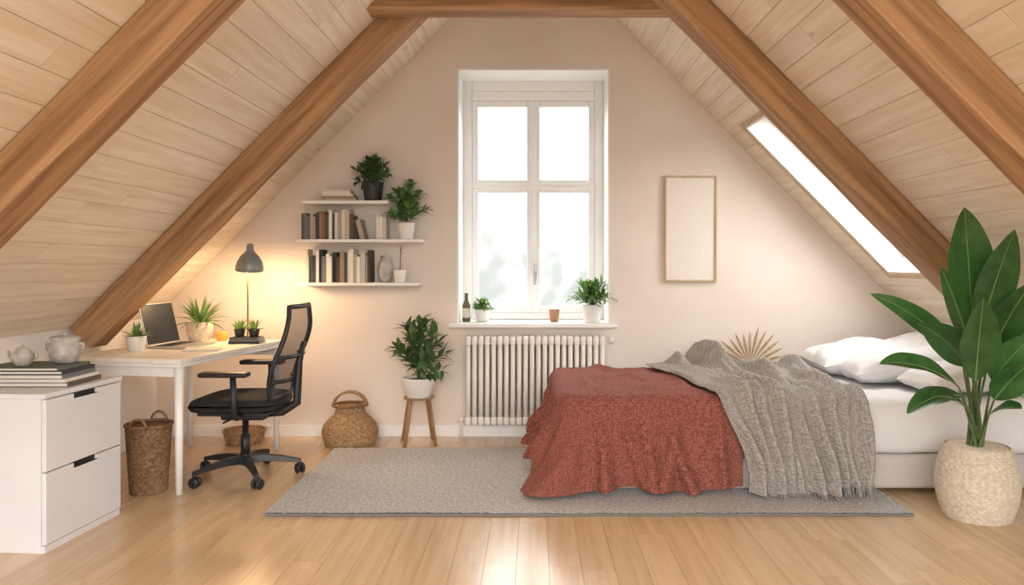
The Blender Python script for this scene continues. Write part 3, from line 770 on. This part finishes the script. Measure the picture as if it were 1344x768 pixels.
b.lathe([(.026,0),(.032,.006),(.046,.028),(.048,.05),(.038,.068),(.028,.074),(.030,.078),(.020,.086),(.006,.089),(.009,.096),(.001,.101)],(cx_,cy_,zt),M['stone'],36)
b.tube([(cx_-.042,cy_,zt+.03),(cx_-.06,cy_,zt+.045),(cx_-.068,cy_,zt+.07)],[.011,.008,.006],M['stone'],8)
b.tube([(cx_+.04,cy_,zt+.062),(cx_+.062,cy_,zt+.064),(cx_+.068,cy_,zt+.045),(cx_+.058,cy_,zt+.03),(cx_+.044,cy_,zt+.028)],.0045,M['stone'],8)
b.build()
# ------------------------------------------------ baskets
b=MB('wicker_basket'); c=(-1.285,5.345,0)
b.weave(lambda t:(.135+.055*math.sin(pi*min(1,t*1.05+.18)))-(.05*max(0,t-.5)*2),.002,.27,c,M['wicker'],22,26,.005)
b.tube([(c[0]+.118*math.cos(a),c[1]+.118*math.sin(a),.272) for a in[2*pi*i/40 for i in range(40)]],.009,M['wickerdk'],8,closed=True)
for dy in(-.02,.02): b.tube([(c[0]+.115*math.cos(a),c[1]+dy,.262+.10*math.sin(a)) for a in[pi*i/20 for i in range(21)]],.008,M['wicker'],8)
b.build()
b=MB('wicker_bin'); c=(-2.12,4.20,0)
b.weave(lambda t:.092+.024*t,.002,.37,c,M['wickerdk'],28,22,.0045)
b.tube([(c[0]+.117*math.cos(a),c[1]+.117*math.sin(a),.372) for a in[2*pi*i/40 for i in range(40)]],.009,M['wickerdk'],8,closed=True)
for s in(1,-1): b.tube([(c[0]+.045*math.cos(a),c[1]+s*.116,.365+.055*math.sin(a)) for a in[pi*i/12 for i in range(13)]],.007,M['wickerdk'],8)
b.build()
b=MB('wicker_tray'); c=(-2.04,5.38,0)
b.weave(lambda t:.12+.02*t,.002,.085,c,M['wicker'],7,24,.004); b.tube([(c[0]+.14*math.cos(a),c[1]+.14*math.sin(a),.087) for a in[2*pi*i/40 for i in range(40)]],.008,M['wicker'],8,closed=True); b.build()
# ------------------------------------------------ office chair (faces -X)
ch=empty('office_chair',(-1.70,4.50,0)); CT=Matrix.Rotation(math.radians(-1),4,'Z')
def ck(b,**k):
    o=b.build(**k); o.parent=ch; return o
b=MB('star_base')
b.lathe([(.035,.075),(.04,.09),(.036,.125),(.03,.14)],(0,0,0),M['black'],24)
for i in range(5):
    a=2*pi*i/5+.25; d=Vector((math.cos(a),math.sin(a),0)); s=Vector((-d.y,d.x,0)); secs=[]
    for r,z,w,hh in((.02,.105,.030,.024),(.12,.108,.024,.02),(.22,.096,.019,.016),(.315,.078,.014,.011)):
        p=d*r+Vector((0,0,z)); secs.append([p+s*w-Vector((0,0,hh)),p-s*w-Vector((0,0,hh)),p-s*w*.7+Vector((0,0,hh)),p+s*w*.7+Vector((0,0,hh))])
    vs=[v for q in secs for v in q]; fs=[(j*4+k,j*4+(k+1)%4,j*4+4+(k+1)%4,j*4+4+k) for j in range(3) for k in range(4)]+[(3,2,1,0),(12,13,14,15)]
    b.add(vs,fs,M['black'])
    p=d*.31; 
    b.tube([p+Vector((0,0,.072)),p+Vector((0,0,.04))],.009,M['black'],8)
    q=Matrix.Rotation(.7+i*1.3,3,'Z')@Vector((1,0,0)); c0=p+Matrix.Rotation(pi/2,3,'Z')@q*.008; c0.z=.031
    for sg in(-1,1): b.tube([c0+q*sg*.006,c0+q*sg*.010,c0+q*sg*.022,c0+q*sg*.026],[.024,.03,.03,.022],M['black'],20)
    b.tube([c0-q*.02,c0+q*.02],.010,M['black'],8)
    b.box(c0+Vector((-.014,-.014,.012)),c0+Vector((.014,.014,.034)),M['black'],.006)
ck(b,bevel=.003,matrix=CT)
b=MB('gas_lift'); b.lathe([(.027,.12),(.027,.25),(.018,.252),(.018,.36)],(0,0,0),M['black'],20); b.box((-.12,-.08,.345),(.14,.08,.395),M['black'],.015); b.tube([(-.02,-.08,.37),(-.03,-.2,.365),(-.03,-.24,.365)],.006,M['black']); ck(b,matrix=CT)
b=MB('seat'); n=28; 
for sg in(1,-1):
    vs=[];fs=[]
    for j in range(n+1):
        for i in range(n+1):
            u=2*i/n-1;v=2*j/n-1
            x=u*math.sqrt(1-v*v*.32); y=v*math.sqrt(1-u*u*.32)
            k=max(0,(1-abs(u)**6)*(1-abs(v)**6))**.4
            z=.450+(sg*.042*k) + (.012*abs(y)**2 if sg>0 else 0)-(.03*max(0,-x-.45)**1.5)-.004
            vs.append((x*.275-.02,y*.25,z))
    for j in range(n):
        for i in range(n):
            a=j*(n+1)+i; q=(a,a+1,a+n+2,a+n+1); fs.append(q if sg>0 else q[::-1])
    b.add(vs,fs,M['seat'],True)
b.box((-.2,-.2,.392),(.2,.2,.412),M['black'],.008)
ck(b,matrix=CT)
b=MB('backrest')
def bx(z): t=(z-.46)/.56; return .225+.10*t-.022*math.sin(pi*2*t)
def hw(t): return .195+.035*math.sin(pi*min(1,t*1.1))-.03*max(0,t-.75)*4*.6
nz,nyy=26,16; vs=[];fs=[]
for j in range(nz+1):
    t=j/nz; z=.49+.52*t
    for i in range(nyy+1):
        v=2*i/nyy-1; vs.append((bx(z)+.0-.03*v*v+.02,v*hw(t),z))
for j in range(nz):
    for i in range(nyy): a=j*(nyy+1)+i; fs.append((a,a+1,a+nyy+2,a+nyy+1))
b.add(vs,fs,M['meshfab'],True)
per=[vs[i] for i in range(nyy+1)]+[vs[j*(nyy+1)+nyy] for j in range(1,nz+1)]+[vs[nz*(nyy+1)+i] for i in range(nyy-1,-1,-1)]+[vs[j*(nyy+1)] for j in range(nz-1,0,-1)]
b.tube([(x+.004,y,z) for x,y,z in per],.0145,M['black'],8,closed=True)
b.tube([(.10,0,.375),(.22,0,.385),(.305,0,.44),(.31,0,.55),(.32,0,.68),(.345,0,.80)],[.026,.026,.026,.024,.020,.014],M['black'],12)
for z in(.58,.72):
    b.tube([(bx(z)-.01,-.18,z),(bx(z)+.045,-.1,z),(bx(z)+.06,0,z),(bx(z)+.045,.1,z),(bx(z)-.01,.18,z)],.012,M['black'],8)
ck(b,matrix=CT)
b=MB('armrests')
for s in(1,-1):
    b.tube([(.05,s*.12,.395),(.05,s*.25,.395),(.05,s*.285,.42),(.05,s*.29,.50),(.045,s*.29,.625)],[.018,.018,.018,.019,.016],M['black'],10)
    b.box((-.14,s*.285-.042,.628),(.13,s*.285+.042,.655),M['black'],.012,seg=3)
ck(b,matrix=CT)
# ------------------------------------------------ lights, world, camera
def light(name,t,l,e,col,**k):
    d=bpy.data.lights.new(name,t); d.energy=e; d.color=col
    for a,v in k.items(): setattr(d,a,v)
    o=bpy.data.objects.new(name,d); COL.objects.link(o); o.location=l; return o
light('desk_lamp_light','POINT',(-1.903,5.112,1.20),19,(1,.64,.34),shadow_soft_size=.04)
w=bpy.data.worlds.new('sky_outside'); S.world=w; w.use_nodes=True; nt=w.node_tree; L=nt.links.new
STR=8.8
bg=nt.nodes['Background']; tc=nd(nt,'TexCoord'); sp=nd(nt,'SeparateXYZ'); L(tc.outputs['Generated'],sp.inputs[0])
mr=nd(nt,'MapRange'); mr.inputs['From Min'].default_value=.0; mr.inputs['From Max'].default_value=.11; mr.inputs['To Min'].default_value=1; mr.inputs['To Max'].default_value=0; L(sp.outputs['Z'],mr.inputs[0])
n=nd(nt,'TexNoise'); n.inputs['Scale'].default_value=26; n.inputs['Detail'].default_value=1.5; L(tc.outputs['Generated'],n.inputs['Vector'])
r=nd(nt,'ValToRGB'); r.color_ramp.elements[0].position=.28; r.color_ramp.elements[1].position=.75; L(n.outputs['Fac'],r.inputs[0])
mm=nd(nt,'Math',operation='MULTIPLY'); L(mr.outputs[0],mm.inputs[0]); L(r.outputs[0],mm.inputs[1])
iv=nd(nt,'Math',operation='SUBTRACT'); iv.inputs[0].default_value=1; L(mm.outputs[0],iv.inputs[1])
pw_=nd(nt,'Math',operation='POWER'); pw_.inputs[1].default_value=6; L(iv.outputs[0],pw_.inputs[0])
iv2=nd(nt,'Math',operation='SUBTRACT'); iv2.inputs[0].default_value=1; L(pw_.outputs[0],iv2.inputs[1])
mix=nd(nt,'MixRGB'); mix.inputs[1].default_value=(1,.985,.96,1); mix.inputs[2].default_value=(.83/STR,.86/STR,.82/STR,1); L(iv2.outputs[0],mix.inputs[0])
L(mix.outputs[0],bg.inputs[0]); bg.inputs[1].default_value=STR
cam=bpy.data.cameras.new('camera'); co=bpy.data.objects.new('camera',cam); COL.objects.link(co)
co.location=(0,0,CAMH); co.rotation_euler=(pi/2,0,0); cam.sensor_width=36; cam.lens=36*1000/1344
cam.shift_x=-28/1344; cam.shift_y=-34/1344; cam.clip_start=.05
S.camera=co
S.view_settings.view_transform='Standard'
S.view_settings.look='None'
S.view_settings.exposure=.0
